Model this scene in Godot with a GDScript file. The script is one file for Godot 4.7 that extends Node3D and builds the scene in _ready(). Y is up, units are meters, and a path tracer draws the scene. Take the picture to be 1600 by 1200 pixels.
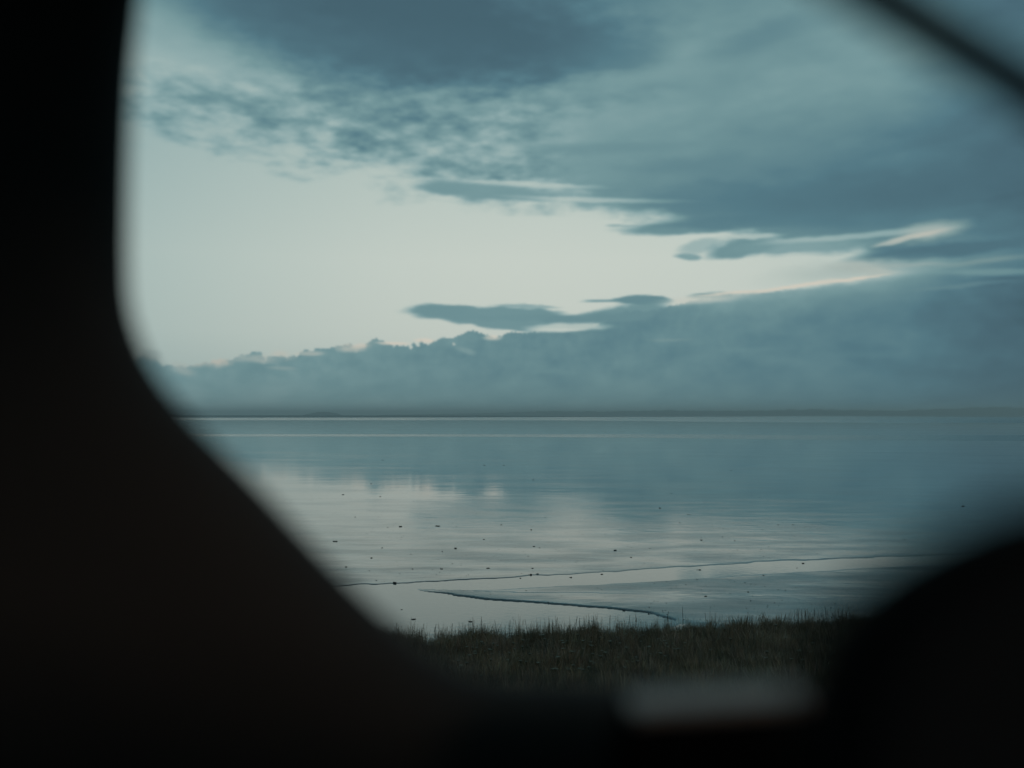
extends Node3D

const EYE := 6.0          # height of the eye above the mud
var rng := RandomNumberGenerator.new()
var used := {}


# ---------------------------------------------------------------- naming
func numbered(called: String) -> String:
	var n: int = used.get(called, 0)
	used[called] = n + 1
	return called if n == 0 else "%s_%03d" % [called, n]


func tag(o: Node3D, label := "", category := "", group := "", kind := "") -> Node3D:
	if label:
		o.set_meta("label", label)
	if category:
		o.set_meta("category", category)
	if group:
		o.set_meta("group", group)
	if kind:
		o.set_meta("kind", kind)
	return o


func obj(called: String, m: Mesh, mat: Material, parent: Node = self) -> MeshInstance3D:
	var o := MeshInstance3D.new()
	o.name = numbered(called) if parent == self else called
	o.mesh = m
	if mat:
		o.material_override = mat
	parent.add_child(o, true)
	return o


func thing(called: String, at := Vector3.ZERO) -> Node3D:
	var o := Node3D.new()
	o.name = numbered(called)
	o.position = at
	add_child(o, true)
	return o


func fbm(s: int, f: float, oct := 4, type := FastNoiseLite.TYPE_SIMPLEX_SMOOTH) -> FastNoiseLite:
	var n := FastNoiseLite.new()
	n.seed = s
	n.noise_type = type
	n.frequency = f
	n.fractal_type = FastNoiseLite.FRACTAL_FBM
	n.fractal_octaves = oct
	return n


func paint(albedo: Color, rough: float, spec := 0.5) -> StandardMaterial3D:
	var m := StandardMaterial3D.new()
	m.albedo_color = albedo.linear_to_srgb()
	m.roughness = rough
	m.metallic_specular = spec
	return m


func noise_tex(s: int, f: float, oct: int, lo: float, hi: float, size := 1024, normal := false, bump := 8.0) -> NoiseTexture2D:
	var t := NoiseTexture2D.new()
	t.width = size
	t.height = size
	t.seamless = true
	t.noise = fbm(s, f, oct)
	if normal:
		t.as_normal_map = true
		t.bump_strength = bump
	else:
		var g := Gradient.new()
		g.offsets = PackedFloat32Array([0.25, 0.75])
		g.colors = PackedColorArray([Color(lo, lo, lo), Color(hi, hi, hi)])
		t.color_ramp = g
	return t


# ---------------------------------------------------------------- the sky
# Directions are azimuth (0 = out over the flats, right positive) and elevation in degrees.
var edge_sheet := [Vector2(-39.89, 4.52), Vector2(-34.98, 11.28), Vector2(-29.31, 16.3), Vector2(-24.53, 17.3), Vector2(-21.1, 16.85), Vector2(-18.24, 16.43), Vector2(-15.66, 16.03), Vector2(-12.64, 15.76), Vector2(-9.54, 15.55), Vector2(-7.58, 14.99), Vector2(-5.99, 14.29), Vector2(-4.8, 14.2), Vector2(0.0, 13.45), Vector2(4.0, 13.04), Vector2(7.96, 12.22), Vector2(10.3, 11.5), Vector2(13.74, 10.83), Vector2(17.45, 10.34), Vector2(19.96, 9.75), Vector2(22.72, 8.63), Vector2(26.02, 7.42), Vector2(29.14, 6.18)]
var edge_bank := [Vector2(-37.42, 2.78), Vector2(-29.09, 3.2), Vector2(-24.33, 3.19), Vector2(-22.48, 3.01), Vector2(-21.8, 3.55), Vector2(-21.18, 3.52), Vector2(-20.75, 2.86), Vector2(-20.16, 2.88), Vector2(-19.17, 2.97), Vector2(-18.1, 3.1), Vector2(-17.01, 3.39), Vector2(-16.1, 3.52), Vector2(-15.55, 3.64), Vector2(-14.43, 3.54), Vector2(-13.31, 3.68), Vector2(-12.55, 3.77), Vector2(-11.02, 3.98), Vector2(-10.06, 4.27), Vector2(-9.6, 4.2), Vector2(-9.21, 4.36), Vector2(-8.82, 4.56), Vector2(-8.24, 4.64), Vector2(-7.65, 4.38), Vector2(-6.75, 4.27), Vector2(-6.16, 4.27), Vector2(-5.56, 4.51), Vector2(-5.25, 4.28), Vector2(-4.38, 4.64), Vector2(-3.78, 4.72), Vector2(-3.19, 4.92), Vector2(-2.39, 5.08), Vector2(-1.67, 5.01), Vector2(-1.12, 4.69), Vector2(-0.4, 4.93), Vector2(0.6, 5.01), Vector2(1.99, 5.13), Vector2(3.98, 5.39), Vector2(5.17, 5.54), Vector2(6.36, 6.08), Vector2(7.93, 6.45), Vector2(9.88, 6.65), Vector2(11.43, 6.97), Vector2(13.71, 7.21), Vector2(15.58, 7.38), Vector2(19.22, 7.61), Vector2(21.68, 7.89), Vector2(24.06, 8.33), Vector2(26.68, 8.65), Vector2(29.18, 8.73)]
var blobs := [
		[-1.80, 6.31, 4.87, 0.480, 0.020, 145, 0.95, 0.25, 0],
		[-4.38, 6.42, 2.07, 0.270, 0.000, 146, 0.9, 0.3, 0],
		[-0.40, 5.64, 3.79, 0.360, 0.100, 146, 0.95, 0.25, 0],
		[1.99, 5.96, 3.18, 0.230, 0.030, 145, 0.9, 0.3, 0],
		[4.18, 5.87, 2.77, 0.390, -0.050, 144, 0.95, 0.35, 0],
		[0.80, 6.75, 1.79, 0.100, 0.040, 160, 0.7, 0.5, 0],
		[7.15, 6.23, 2.34, 0.470, -0.100, 142, 0.9, 0.4, 0],
		[3.59, 5.44, 2.45, 0.230, 0.000, 206, 0.9, 0.5, 0],
		[2.79, 5.28, 1.79, 0.120, 0.000, 212, 0.8, 0.6, 0],
		[5.97, 7.03, 1.57, 0.100, 0.000, 158, 0.9, 0.4, 0],
		[8.13, 7.00, 1.79, 0.290, 0.020, 140, 1, 0.25, 0],
		[12.27, 7.22, 1.29, 0.190, 0.000, 150, 0.95, 0.4, 0],
		[-1.20, 13.67, 4.32, 0.460, 0.050, 150, 0.95, 0.45, 0],
		[-4.00, 13.91, 1.68, 0.380, 0.050, 149, 0.9, 0.5, 0],
		[-5.59, 13.23, 2.39, 0.080, 0.100, 196, 0.5, 0.6, 0],
		[1.20, 14.13, 3.60, 0.150, 0.060, 198, 0.75, 0.7, 0],
		[5.20, 13.17, 4.33, 0.150, 0.050, 200, 0.7, 0.7, 0],
		[10.30, 11.27, 3.44, 0.340, 0.000, 140, 0.95, 0.45, 0],
		[6.78, 11.56, 0.98, 0.080, 0.000, 170, 0.8, 0.5, 0],
		[13.75, 11.54, 4.80, 0.380, 0.000, 126, 0.9, 0.6, 0],
		[10.67, 9.61, 0.85, 0.190, 0.100, 155, 0.95, 0.4, 0],
		[11.37, 10.09, 1.15, 0.380, -0.200, 168, 0.7, 0.5, 0],
		[14.11, 9.98, 2.16, 0.570, -0.080, 142, 0.95, 0.4, 0],
		[14.30, 10.65, 2.24, 0.130, 0.000, 196, 0.7, 0.5, 0],
		[17.88, 9.95, 3.89, 0.440, 0.000, 152, 0.8, 0.5, 0],
		[20.32, 10.35, 4.43, 0.180, -0.020, 192, 0.7, 0.7, 0],
		[17.07, 9.47, 2.17, 0.110, 0.020, 196, 0.6, 0.7, 0],
		[25.40, 9.20, 4.69, 0.390, -0.030, 112, 0.95, 0.4, 0],
		[22.73, 9.61, 1.68, 0.320, -0.050, 118, 0.7, 0.6, 0],
		[28.86, 7.51, 1.27, 0.210, 0.000, 108, 0.95, 0.5, 0],
		[27.93, 7.82, 2.74, 0.180, 0.050, 160, 0.6, 0.8, 0],
		[24.42, 10.31, 1.58, 0.460, -0.100, 188, 0.75, 0.8, 0.6],
		[23.42, 10.06, 1.66, 0.150, -0.150, 198, 0.8, 0.7, 0.9],
		[22.22, 9.79, 0.89, 0.110, -0.150, 192, 0.7, 0.7, 0.7],
		[20.65, 8.61, 1.59, 0.330, 0.000, 182, 0.6, 0.9, 0.8],
		[21.51, 8.27, 1.10, 0.220, 0.100, 192, 0.6, 0.8, 0.8],
		[23.40, 8.52, 1.99, 0.110, 0.020, 176, 0.5, 0.8, 0.7],
		[20.29, 8.37, 3.77, 0.550, -0.050, 182, 0.55, 1, 0.35],
		[20.11, 7.83, 2.02, 0.090, -0.090, 208, 0.9, 0.6, 1],
		[16.87, 7.56, 2.24, 0.090, -0.130, 209, 0.9, 0.6, 1],
		[13.52, 7.33, 2.17, 0.090, -0.050, 207, 0.9, 0.6, 0.9],
		[11.62, 7.00, 2.09, 0.230, -0.050, 206, 0.7, 0.8, 0.5],
		[27.47, 8.48, 2.16, 0.140, -0.050, 160, 0.5, 0.8, 0.6],
		[26.02, 7.17, 2.21, 0.110, -0.050, 150, 0.4, 0.9, 0.3],
		[-9.67, 4.20, 0.46, 0.150, 0.000, 206, 0.8, 0.5, 0.9],
		[-10.06, 3.99, 0.70, 0.160, 0.000, 196, 0.6, 0.7, 0.7],
		[-15.55, 3.37, 1.04, 0.230, 0.000, 194, 0.55, 0.8, 0.8],
		[-14.06, 3.67, 0.53, 0.190, 0.000, 198, 0.6, 0.7, 0.9],
		[-12.28, 3.73, 0.84, 0.120, 0.000, 200, 0.6, 0.6, 0.9],
		[-19.77, 2.70, 0.64, 0.330, 0.100, 186, 0.6, 0.9, 0.7],
		[-21.56, 3.40, 0.56, 0.340, 0.000, 160, 0.5, 0.8, 0.9],
		[-14.43, 2.81, 0.98, 0.120, 0.000, 172, 0.5, 0.8, 0.6],
		[-7.53, 4.42, 1.02, 0.090, 0.000, 212, 0.8, 0.6, 1],
		[-5.37, 4.59, 0.72, 0.120, 0.000, 212, 0.8, 0.6, 1],
		[-1.20, 4.77, 0.48, 0.160, 0.000, 212, 0.7, 0.7, 0.9],
		[-3.35, 4.41, 0.16, 0.100, 0.000, 205, 0.8, 0.6, 0.4],
		[-2.87, 3.93, 0.44, 0.240, 0.150, 166, 0.6, 0.7, 0.2],
		[9.87, 4.58, 1.16, 0.080, 0.000, 160, 0.5, 0.8, 0.4],
		[2.39, 2.66, 1.59, 0.120, 0.000, 150, 0.4, 0.9, 0],
		[13.68, 3.94, 2.24, 0.160, 0.000, 146, 0.4, 0.9, 0],
		[20.24, 3.47, 2.41, 0.190, 0.000, 135, 0.4, 0.9, 0],
		[-6.43, 23.54, 13.26, 2.820, 0.160, 96, 0.9, 0.75, 0],
		[-5.62, 21.14, 6.02, 1.400, 0.050, 103, 0.65, 0.8, 0],
		[-13.07, 22.11, 6.25, 1.850, 0.200, 106, 0.6, 0.8, 0],
		[10.94, 20.99, 1.74, 0.760, 0.000, 166, 0.6, 1, 0],
		[18.31, 22.60, 2.16, 0.720, -0.400, 160, 0.6, 1, 0],
		[4.02, 19.58, 6.33, 0.500, -0.120, 160, 0.5, 1, 0],
		[8.00, 20.23, 3.52, 0.360, -0.050, 160, 0.4, 1, 0],
		[15.72, 21.87, 4.02, 0.740, -0.250, 122, 0.5, 1, 0],
		[6.00, 16.16, 5.49, 0.300, 0.000, 139, 0.6, 0.9, 0],
		[17.47, 12.70, 8.62, 1.020, 0.000, 116, 0.5, 0.9, 0],
		[24.46, 12.77, 5.39, 0.770, 0.000, 108, 0.5, 0.9, 0],
		[13.01, 15.01, 5.93, 0.440, 0.000, 134, 0.5, 0.9, 0],
		[9.54, 14.81, 2.32, 0.370, 0.000, 130, 0.3, 1, 0]]
# brightness of the cloud sheet (green, 0 to 255): one row per elevation, one column per azimuth
var cols := [-180.0, -120.0, -75.0, -45.0, -29.3, -22.8, -15.6, -8.0, 0.0, 8.0, 15.6, 22.8, 29.3, 45.0, 75.0, 120.0, 180.0]  # columns at the right edge also carry lens vignetting, painted as darker cloud
var rows := [0.0, 4.3, 6.6, 8.6, 10.6, 12.1, 13.6, 15.9, 18.1, 20.3, 22.4, 24.4, 32.0, 50.0, 90.0]  # highest rows, above the view, are raised to brighten grass and cabin
var sheet := [
	[118, 122, 140, 150, 150, 150, 149, 145, 142, 138, 128, 112, 92, 95, 105, 112, 118],
	[118, 122, 140, 150, 148, 148, 147, 145, 140, 137, 132, 122, 100, 97, 108, 114, 118],
	[118, 122, 138, 150, 160, 160, 160, 150, 142, 138, 136, 124, 102, 98, 108, 115, 118],
	[119, 122, 135, 152, 165, 165, 165, 165, 165, 165, 165, 148, 116, 100, 108, 115, 119],
	[120, 122, 132, 150, 160, 160, 160, 160, 160, 155, 142, 128, 108, 100, 108, 116, 120],
	[120, 122, 130, 145, 160, 160, 160, 160, 158, 145, 122, 114, 105, 100, 109, 116, 120],
	[120, 121, 128, 142, 156, 158, 158, 158, 152, 140, 126, 118, 106, 101, 110, 117, 120],
	[120, 120, 126, 138, 158, 162, 158, 156, 152, 146, 140, 128, 112, 103, 110, 117, 120],
	[119, 119, 124, 138, 162, 170, 160, 152, 152, 150, 148, 142, 118, 105, 110, 117, 119],
	[118, 118, 122, 134, 158, 178, 168, 142, 146, 154, 150, 146, 114, 106, 110, 116, 118],
	[117, 117, 120, 126, 140, 160, 138, 124, 130, 144, 146, 138, 105, 106, 110, 115, 117],
	[116, 116, 116, 118, 122, 128, 114, 110, 114, 126, 138, 122, 98, 105, 110, 114, 116],
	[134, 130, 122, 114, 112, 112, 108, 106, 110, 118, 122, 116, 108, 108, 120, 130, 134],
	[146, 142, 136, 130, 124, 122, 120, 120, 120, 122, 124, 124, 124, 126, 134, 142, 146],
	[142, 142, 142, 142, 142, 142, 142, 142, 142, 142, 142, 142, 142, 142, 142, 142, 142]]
var gap_cols := [-90.0, -50.0, -29.3, -22.0, -15.6, -8.0, 0.0, 8.0, 16.0, 29.0, 60.0]
var gap_tone := [160.0, 172.0, 184.0, 193.0, 201.0, 208.0, 211.0, 211.0, 208.0, 190.0, 165.0]
var n_soft := fbm(3, 3.2, 4)
var n_patch := fbm(8, 11.0, 4)
var n_curl := fbm(21, 9.0, 4)
var n_bump := fbm(34, 26.0, 4)
var n_streak := fbm(55, 1.0, 5)
var n_heads := fbm(61, 75.0, 4)
var n_fine := fbm(67, 27.0, 5)


func along(line: Array, x: float) -> float:
	if x <= line[0].x:
		return line[0].y
	for i in range(1, line.size()):
		if x < line[i].x:
			var a: Vector2 = line[i - 1]
			var b: Vector2 = line[i]
			return lerpf(a.y, b.y, (x - a.x) / (b.x - a.x))
	return line[-1].y


func place(list: Array, v: float) -> float:   # fractional index
	for i in range(1, list.size()):
		if v < list[i]:
			return i - 1 + (v - list[i - 1]) / (list[i] - list[i - 1])
	return list.size() - 1.0


func catmull(list: Array, at: float) -> float:
	var n := list.size()
	var i := clampi(int(at), 0, n - 2)
	return cubic_interpolate(list[i], list[i + 1], list[maxi(i - 1, 0)], list[mini(i + 2, n - 1)], at - i)


func ramp_color(t: float) -> Color:
	var g := [60.0, 104.0, 122.0, 142.0, 152.0, 172.0, 198.0, 212.0, 230.0]
	var r := [42.0, 73.0, 85.0, 107.0, 118.0, 144.0, 183.0, 204.0, 226.0]
	var b := [70.0, 117.0, 134.0, 148.0, 156.0, 173.0, 192.0, 203.0, 218.0]
	var k := place(g, t)
	var i := mini(int(k), 7)
	return Color(lerpf(r[i], r[i + 1], k - i) / 255.0, t / 255.0, lerpf(b[i], b[i + 1], k - i) / 255.0)


func sky_color(az: float, el: float, row: Array, gap_base: float, sheet_el: float, bank_el: float, col: float, fine: bool) -> Color:
	var a := deg_to_rad(az)
	var e := deg_to_rad(el)
	var d := Vector3(sin(a) * cos(e), sin(e), -cos(a) * cos(e))
	var w1 := n_soft.get_noise_3d(d.x, d.y * 2.5, d.z)
	var w2 := n_patch.get_noise_3d(d.x, d.y * 2.6, d.z)
	var w3 := n_curl.get_noise_3d(d.x + 3.0, d.y * 3.2, d.z)
	var k := 1.0 / (d.y + 0.16)
	var st := n_streak.get_noise_3d(d.x * k * 1.1 + d.z * 0.6, 7.0 + el * 0.02, d.z * k * 1.3 + 4.0)
	# clear air
	var tone := gap_base - maxf(0.0, el - 9.5) * 1.9 - maxf(0.0, 5.0 - el) * 1.6
	var warm := clampf((9.0 - el) / 9.0, 0.0, 1.0) * 0.12
	# sheet
	var t := catmull(row, col)
	var fi := n_fine.get_noise_3d(d.x, d.y * 2.7, d.z)
	t += w1 * 8.0 + st * 11.0 + w2 * 6.0 + fi * 3.0
	var mottled: float = smoothstep(-33.0, -24.0, az) * (1.0 - smoothstep(-1.0, 7.0, az)) * smoothstep(11.5, 13.5, el) * (1.0 - smoothstep(18.0, 21.0, el))
	t -= mottled * (w2 * 40.0 + fi * 32.0)
	t += mottled * 4.0
	var s := el - sheet_el + w1 * 0.5 + w3 * (0.7 + mottled * 0.4) + w2 * (0.3 + mottled * 1.6) + fi * (0.5 + mottled * 0.6)
	var cover: float = smoothstep(-0.7 - mottled * 1.2, 0.6 + mottled * 1.5, s)
	tone = lerpf(tone, t, cover)
	warm *= 1.0 - cover
	# low bank of cloud
	if el < 11.0:
		var bumps := n_bump.get_noise_3d(d.x, d.y * 1.3, d.z)
		var far: float = smoothstep(4.0, 22.0, absf(az - 2.0) if az > 2.0 else 0.0)
		var q := bank_el - el + bumps * 0.34 * (1.0 - 0.6 * far) + w3 * 0.12
		var heads := n_heads.get_noise_3d(d.x, d.y * 0.9, d.z)
		q += (0.5 - absf(heads) * 2.4) * 0.16 * (1.0 - far)
		var wide := lerpf(0.035, 0.16, far) + 0.5 * smoothstep(18.0, 26.0, az)
		var under: float = smoothstep(-wide, wide, q)
		var tb := catmull(row, col) + w1 * 3.0 + w3 * 3.0 + w2 * 6.0 + bumps * 7.0 * smoothstep(0.0, 2.0, el) + st * 1.5
		tb += 22.0 * exp(-maxf(q, 0.0) / 0.9) * smoothstep(9.0, 13.0, az) * (1.0 - 0.6 * smoothstep(22.0, 30.0, az))
		tb += 9.0 * exp(-el / 1.6) + 5.0 * (1.0 - smoothstep(-14.0, 0.0, az))
		tb += fi * 4.0
		tb += heads * 6.0 * (1.0 - far) * smoothstep(1.0, 3.0, el)
		# sunlit rims on the heads of the cumulus far left
		var rim: float = (1.0 - smoothstep(0.0, 0.55, q)) * smoothstep(-0.15, 0.35, n_bump.get_noise_3d(d.x * 0.6 + 5.0, d.y, d.z * 0.6)) * (1.0 - smoothstep(-10.0, -7.5, az)) * smoothstep(-48.0, -32.0, az) * 0.9
		tb = lerpf(tb, 198.0, rim)
		tone = lerpf(tone, tb, under)
		warm = lerpf(warm, rim * 1.1, under)
	# single clouds
	if fine:
		var wx := w3 * 1.1 + w2 * 0.5
		var wy := n_bump.get_noise_3d(d.x * 0.7, d.y * 2.2, d.z * 0.7 + 2.0) * 0.26 + w3 * 0.10 + fi * 0.28
		for b in blobs:
			var x: float = (az - b[0]) / b[2]
			if absf(x) > 1.9:
				continue
			var big: float = clampf(b[3] * 1.2, 0.25, 4.0)
			var y: float = (el - b[1] + (az - b[0]) * b[4] + wy * big) / b[3]
			if absf(y) > 2.2:
				continue
			x += wx / b[2] * 0.6
			var r := sqrt(x * x + y * y)
			var o: float = (1.0 - smoothstep(1.0 - b[7] * 0.8, 1.0 + b[7] * 0.8, r)) * b[6]
			tone = lerpf(tone, b[5] + st * 4.0, o)
			warm = lerpf(warm, b[8], o)
	var c := ramp_color(clampf(tone, 62.0, 226.0))
	return Color(c.r + warm * 0.07, c.g - warm * 0.002, c.b - warm * 0.028)


func sky_block(im: Image, x0: int, y0: int, deg: float, fine: bool) -> void:
	var w := im.get_width()
	var col := PackedFloat32Array()
	var gapb := PackedFloat32Array()
	var se := PackedFloat32Array()
	var be := PackedFloat32Array()
	var azs := PackedFloat32Array()
	for x in w:
		var az := (x0 + x + 0.5) * deg - 180.0
		azs.append(az)
		col.append(place(cols, az))
		gapb.append(catmull(gap_tone, place(gap_cols, az)) if az > -90.0 else 165.0)
		# beyond the frame the sheet comes down to the bank on both sides
		se.append(along(edge_sheet, az) - smoothstep(45.0, 85.0, absf(az)) * 14.0)
		be.append(lerpf(along(edge_bank, az), 4.5, smoothstep(60.0, 130.0, absf(az))))
	for y in im.get_height():
		var el := 90.0 - (y0 + y + 0.5) * deg
		var at := place(rows, el)
		var i := clampi(int(at), 0, rows.size() - 2)
		var row := []
		for k in cols.size():
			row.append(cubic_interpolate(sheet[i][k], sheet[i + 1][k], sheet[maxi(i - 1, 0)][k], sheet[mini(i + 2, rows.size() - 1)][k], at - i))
		for x in w:
			im.set_pixel(x, y, sky_color(azs[x], el, row, gapb[x], se[x], be[x], col[x], fine).srgb_to_linear())


func make_sky() -> ImageTexture:
	var coarse := Image.create_empty(512, 128, false, Image.FORMAT_RGBF)
	sky_block(coarse, 0, 0, 360.0 / 512.0, false)
	coarse.resize(4096, 1024, Image.INTERPOLATE_CUBIC)
	var full := Image.create_empty(4096, 2048, false, Image.FORMAT_RGBF)
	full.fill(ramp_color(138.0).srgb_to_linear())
	full.blit_rect(coarse, Rect2i(0, 0, 4096, 1024), Vector2i.ZERO)
	var fine := Image.create_empty(784, 328, false, Image.FORMAT_RGBF)
	sky_block(fine, 2048 - 392, 1024 - 328, 360.0 / 4096.0, true)
	full.blit_rect(fine, Rect2i(0, 0, 784, 328), Vector2i(2048 - 392, 1024 - 328))
	# the left edge of a panorama looks along -z: turn the picture by half its width
	var turned := Image.create_empty(4096, 2048, false, Image.FORMAT_RGBF)
	turned.blit_rect(full, Rect2i(0, 0, 2048, 2048), Vector2i(2048, 0))
	turned.blit_rect(full, Rect2i(2048, 0, 2048, 2048), Vector2i.ZERO)
	return ImageTexture.create_from_image(turned)


# ---------------------------------------------------------------- mesh helpers
class Build:
	var v := PackedVector3Array()
	var n := PackedVector3Array()
	var u := PackedVector2Array()
	var c := PackedColorArray()
	var f := PackedInt32Array()

	func add(p: Vector3, uv := Vector2.ZERO, col := Color.WHITE) -> int:
		v.append(p)
		u.append(uv)
		c.append(col)
		return v.size() - 1

	func tri(a: int, b: int, d: int) -> void:
		f.append_array(PackedInt32Array([a, b, d]))

	func quad(a: int, b: int, d: int, e: int) -> void:
		f.append_array(PackedInt32Array([a, b, d, a, d, e]))

	func face(a: Vector3, b: Vector3, d: Vector3, col := Color.WHITE) -> void:
		tri(add(a, Vector2.ZERO, col), add(b, Vector2.ZERO, col), add(d, Vector2.ZERO, col))

	func normals() -> void:
		n.resize(v.size())
		n.fill(Vector3.ZERO)
		for i in range(0, f.size(), 3):
			var k := (v[f[i + 2]] - v[f[i]]).cross(v[f[i + 1]] - v[f[i]])
			n[f[i]] += k
			n[f[i + 1]] += k
			n[f[i + 2]] += k
		for i in n.size():
			n[i] = n[i].normalized() if n[i].length() > 0.0 else Vector3.UP

	func arrays() -> Array:
		if n.size() != v.size():
			normals()
		var a := []
		a.resize(Mesh.ARRAY_MAX)
		a[Mesh.ARRAY_VERTEX] = v
		a[Mesh.ARRAY_NORMAL] = n
		a[Mesh.ARRAY_TEX_UV] = u
		a[Mesh.ARRAY_COLOR] = c
		a[Mesh.ARRAY_INDEX] = f
		return a

	func rows(j0: int, j1: int, wide: int) -> Array:   # the strip of a grid between two of its rows
		var b := Build.new()
		b.v = v.slice(j0 * wide, (j1 + 1) * wide)
		b.n = n.slice(j0 * wide, (j1 + 1) * wide)
		b.u = u.slice(j0 * wide, (j1 + 1) * wide)
		b.c = c.slice(j0 * wide, (j1 + 1) * wide)
		for j in j1 - j0:
			for i in wide - 1:
				var a := j * wide + i
				b.quad(a, a + wide, a + wide + 1, a + 1)
		return b.arrays()

	func mesh() -> ArrayMesh:
		var m := ArrayMesh.new()
		m.add_surface_from_arrays(Mesh.PRIMITIVE_TRIANGLES, arrays())
		return m

	func tube(path: Array, radii: Array, sides := 6, col := Color.WHITE) -> void:
		var first := v.size()
		for i in path.size():
			var along: Vector3 = (path[mini(i + 1, path.size() - 1)] - path[maxi(i - 1, 0)]).normalized()
			var side := along.cross(Vector3.FORWARD if absf(along.z) < 0.9 else Vector3.RIGHT).normalized()
			var up := side.cross(along)
			for k in sides:
				var a := TAU * k / sides
				add(path[i] + (side * cos(a) + up * sin(a)) * radii[i], Vector2.ZERO, col)
		for i in path.size() - 1:
			for k in sides:
				var a := first + i * sides + k
				var b := first + i * sides + (k + 1) % sides
				quad(a, b, b + sides, a + sides)


# body inside a closed outline (x, y), between two depths, with a rounded rim at the near face and at the far face
func slab(outline: PackedVector2Array, z_near: float, z_far: float, r: float) -> ArrayMesh:
	var b := Build.new()
	if not Geometry2D.is_polygon_clockwise(outline):
		outline.reverse()
	var n := outline.size()
	var out := PackedVector2Array()
	for i in n:
		var p := (outline[i] - outline[(i + n - 1) % n]).normalized()
		var q := (outline[(i + 1) % n] - outline[i]).normalized()
		var m := (p + q).normalized()
		out.append(Vector2(-m.y, m.x) / maxf(0.5, m.dot(q)))
	if not Geometry2D.is_point_in_polygon(outline[0] - out[0] * 0.0005, outline):
		for i in n:
			out[i] = -out[i]
	var prof := []
	for k in 6:
		var a := PI / 2 * k / 5.0
		prof.append(Vector2(-r + sin(a) * r, z_near - r + cos(a) * r))
	for k in 6:
		var a := PI / 2 * k / 5.0
		prof.append(Vector2(-r + cos(a) * r, z_far + r - sin(a) * r))
	for p in prof:
		for i in n:
			var q: Vector2 = outline[i] + out[i] * p.x
			b.add(Vector3(q.x, q.y, p.y))
	for k in prof.size() - 1:
		for i in n:
			var j := (i + 1) % n
			b.quad(k * n + i, k * n + j, (k + 1) * n + j, (k + 1) * n + i)
	for end in 2:
		var ring := PackedVector2Array()
		var base := b.v.size()
		for i in n:
			var p: Vector2 = outline[i] - out[i] * r
			ring.append(p)
			b.add(Vector3(p.x, p.y, z_near if end == 0 else z_far))
		var t := Geometry2D.triangulate_polygon(ring)
		for i in range(0, t.size(), 3):
			b.tri(base + t[i], base + t[i + 1], base + t[i + 2])
	return fix_facing(b)


# make every face of a closed body look outwards, judged by its volume per connected body
func fix_facing(b: Build) -> ArrayMesh:
	var st := SurfaceTool.new()
	st.begin(Mesh.PRIMITIVE_TRIANGLES)
	b.normals()
	st.create_from_arrays(b.arrays())
	var m := st.commit()
	return m


func box(lo: Vector3, hi: Vector3, r := 0.01) -> ArrayMesh:
	var o := PackedVector2Array()
	for q in [[hi.x, hi.y, 0], [lo.x, hi.y, 1], [lo.x, lo.y, 2], [hi.x, lo.y, 3]]:
		for k in 4:
			var a: float = PI / 2 * (q[2] + k / 3.0)
			var cx: float = q[0] - signf(q[0] - (lo.x + hi.x) / 2) * r
			var cy: float = q[1] - signf(q[1] - (lo.y + hi.y) / 2) * r
			o.append(Vector2(cx + cos(a) * r, cy + sin(a) * r))
	return slab(o, hi.z, lo.z, r * 0.9)


func smooth_line(pts: Array, step := 4, closed := false) -> PackedVector2Array:
	var out := PackedVector2Array()
	var n := pts.size()
	for i in (n if closed else n - 1):
		var a: Vector2 = pts[i]
		var b: Vector2 = pts[(i + 1) % n]
		var pre: Vector2 = pts[(i + n - 1) % n] if closed else pts[maxi(i - 1, 0)]
		var post: Vector2 = pts[(i + 2) % n] if closed else pts[mini(i + 2, n - 1)]
		for k in step:
			out.append(a.cubic_interpolate(b, pre, post, float(k) / step))
	if not closed:
		out.append(pts[-1])
	return out


# ---------------------------------------------------------------- the flats
var creek_far := [Vector2(-25.89, -28.9), Vector2(-16.59, -30.09), Vector2(-10.82, -31.38), Vector2(-7.1, -32.18), Vector2(-5.41, -32.66), Vector2(-3.65, -33.03), Vector2(0.0, -34.06), Vector2(3.62, -35.01), Vector2(7.24, -36.16), Vector2(11.05, -37.24), Vector2(14.71, -38.05), Vector2(18.26, -38.89), Vector2(21.97, -39.78), Vector2(35.73, -43.11)]
var tongue := [Vector2(35.32, -42.61), Vector2(21.74, -39.36), Vector2(18.07, -38.5), Vector2(14.44, -37.35), Vector2(8.58, -35.54), Vector2(4.71, -34.16), Vector2(0.0, -32.88), Vector2(-1.79, -32.52), Vector2(-2.69, -32.52), Vector2(-3.27, -32.52), Vector2(-3.58, -32.28), Vector2(-3.61, -31.93), Vector2(-3.31, -31.58), Vector2(-2.36, -31.14), Vector2(-1.69, -30.6), Vector2(-0.83, -30.07), Vector2(1.02, -29.47), Vector2(2.97, -28.7), Vector2(3.89, -28.24), Vector2(4.36, -27.54), Vector2(4.75, -26.54), Vector2(4.8, -24.9), Vector2(24.0, -24.9)]
var n_mud := fbm(77, 0.35, 4)
var n_mud2 := fbm(78, 0.06, 3)
var tongue_poly := PackedVector2Array()
var tongue_tip := 32      # the cut bank begins after this corner


func far_bank(x: float) -> float:   # z of the far bank of the creek
	return along(creek_far, x)


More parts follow.
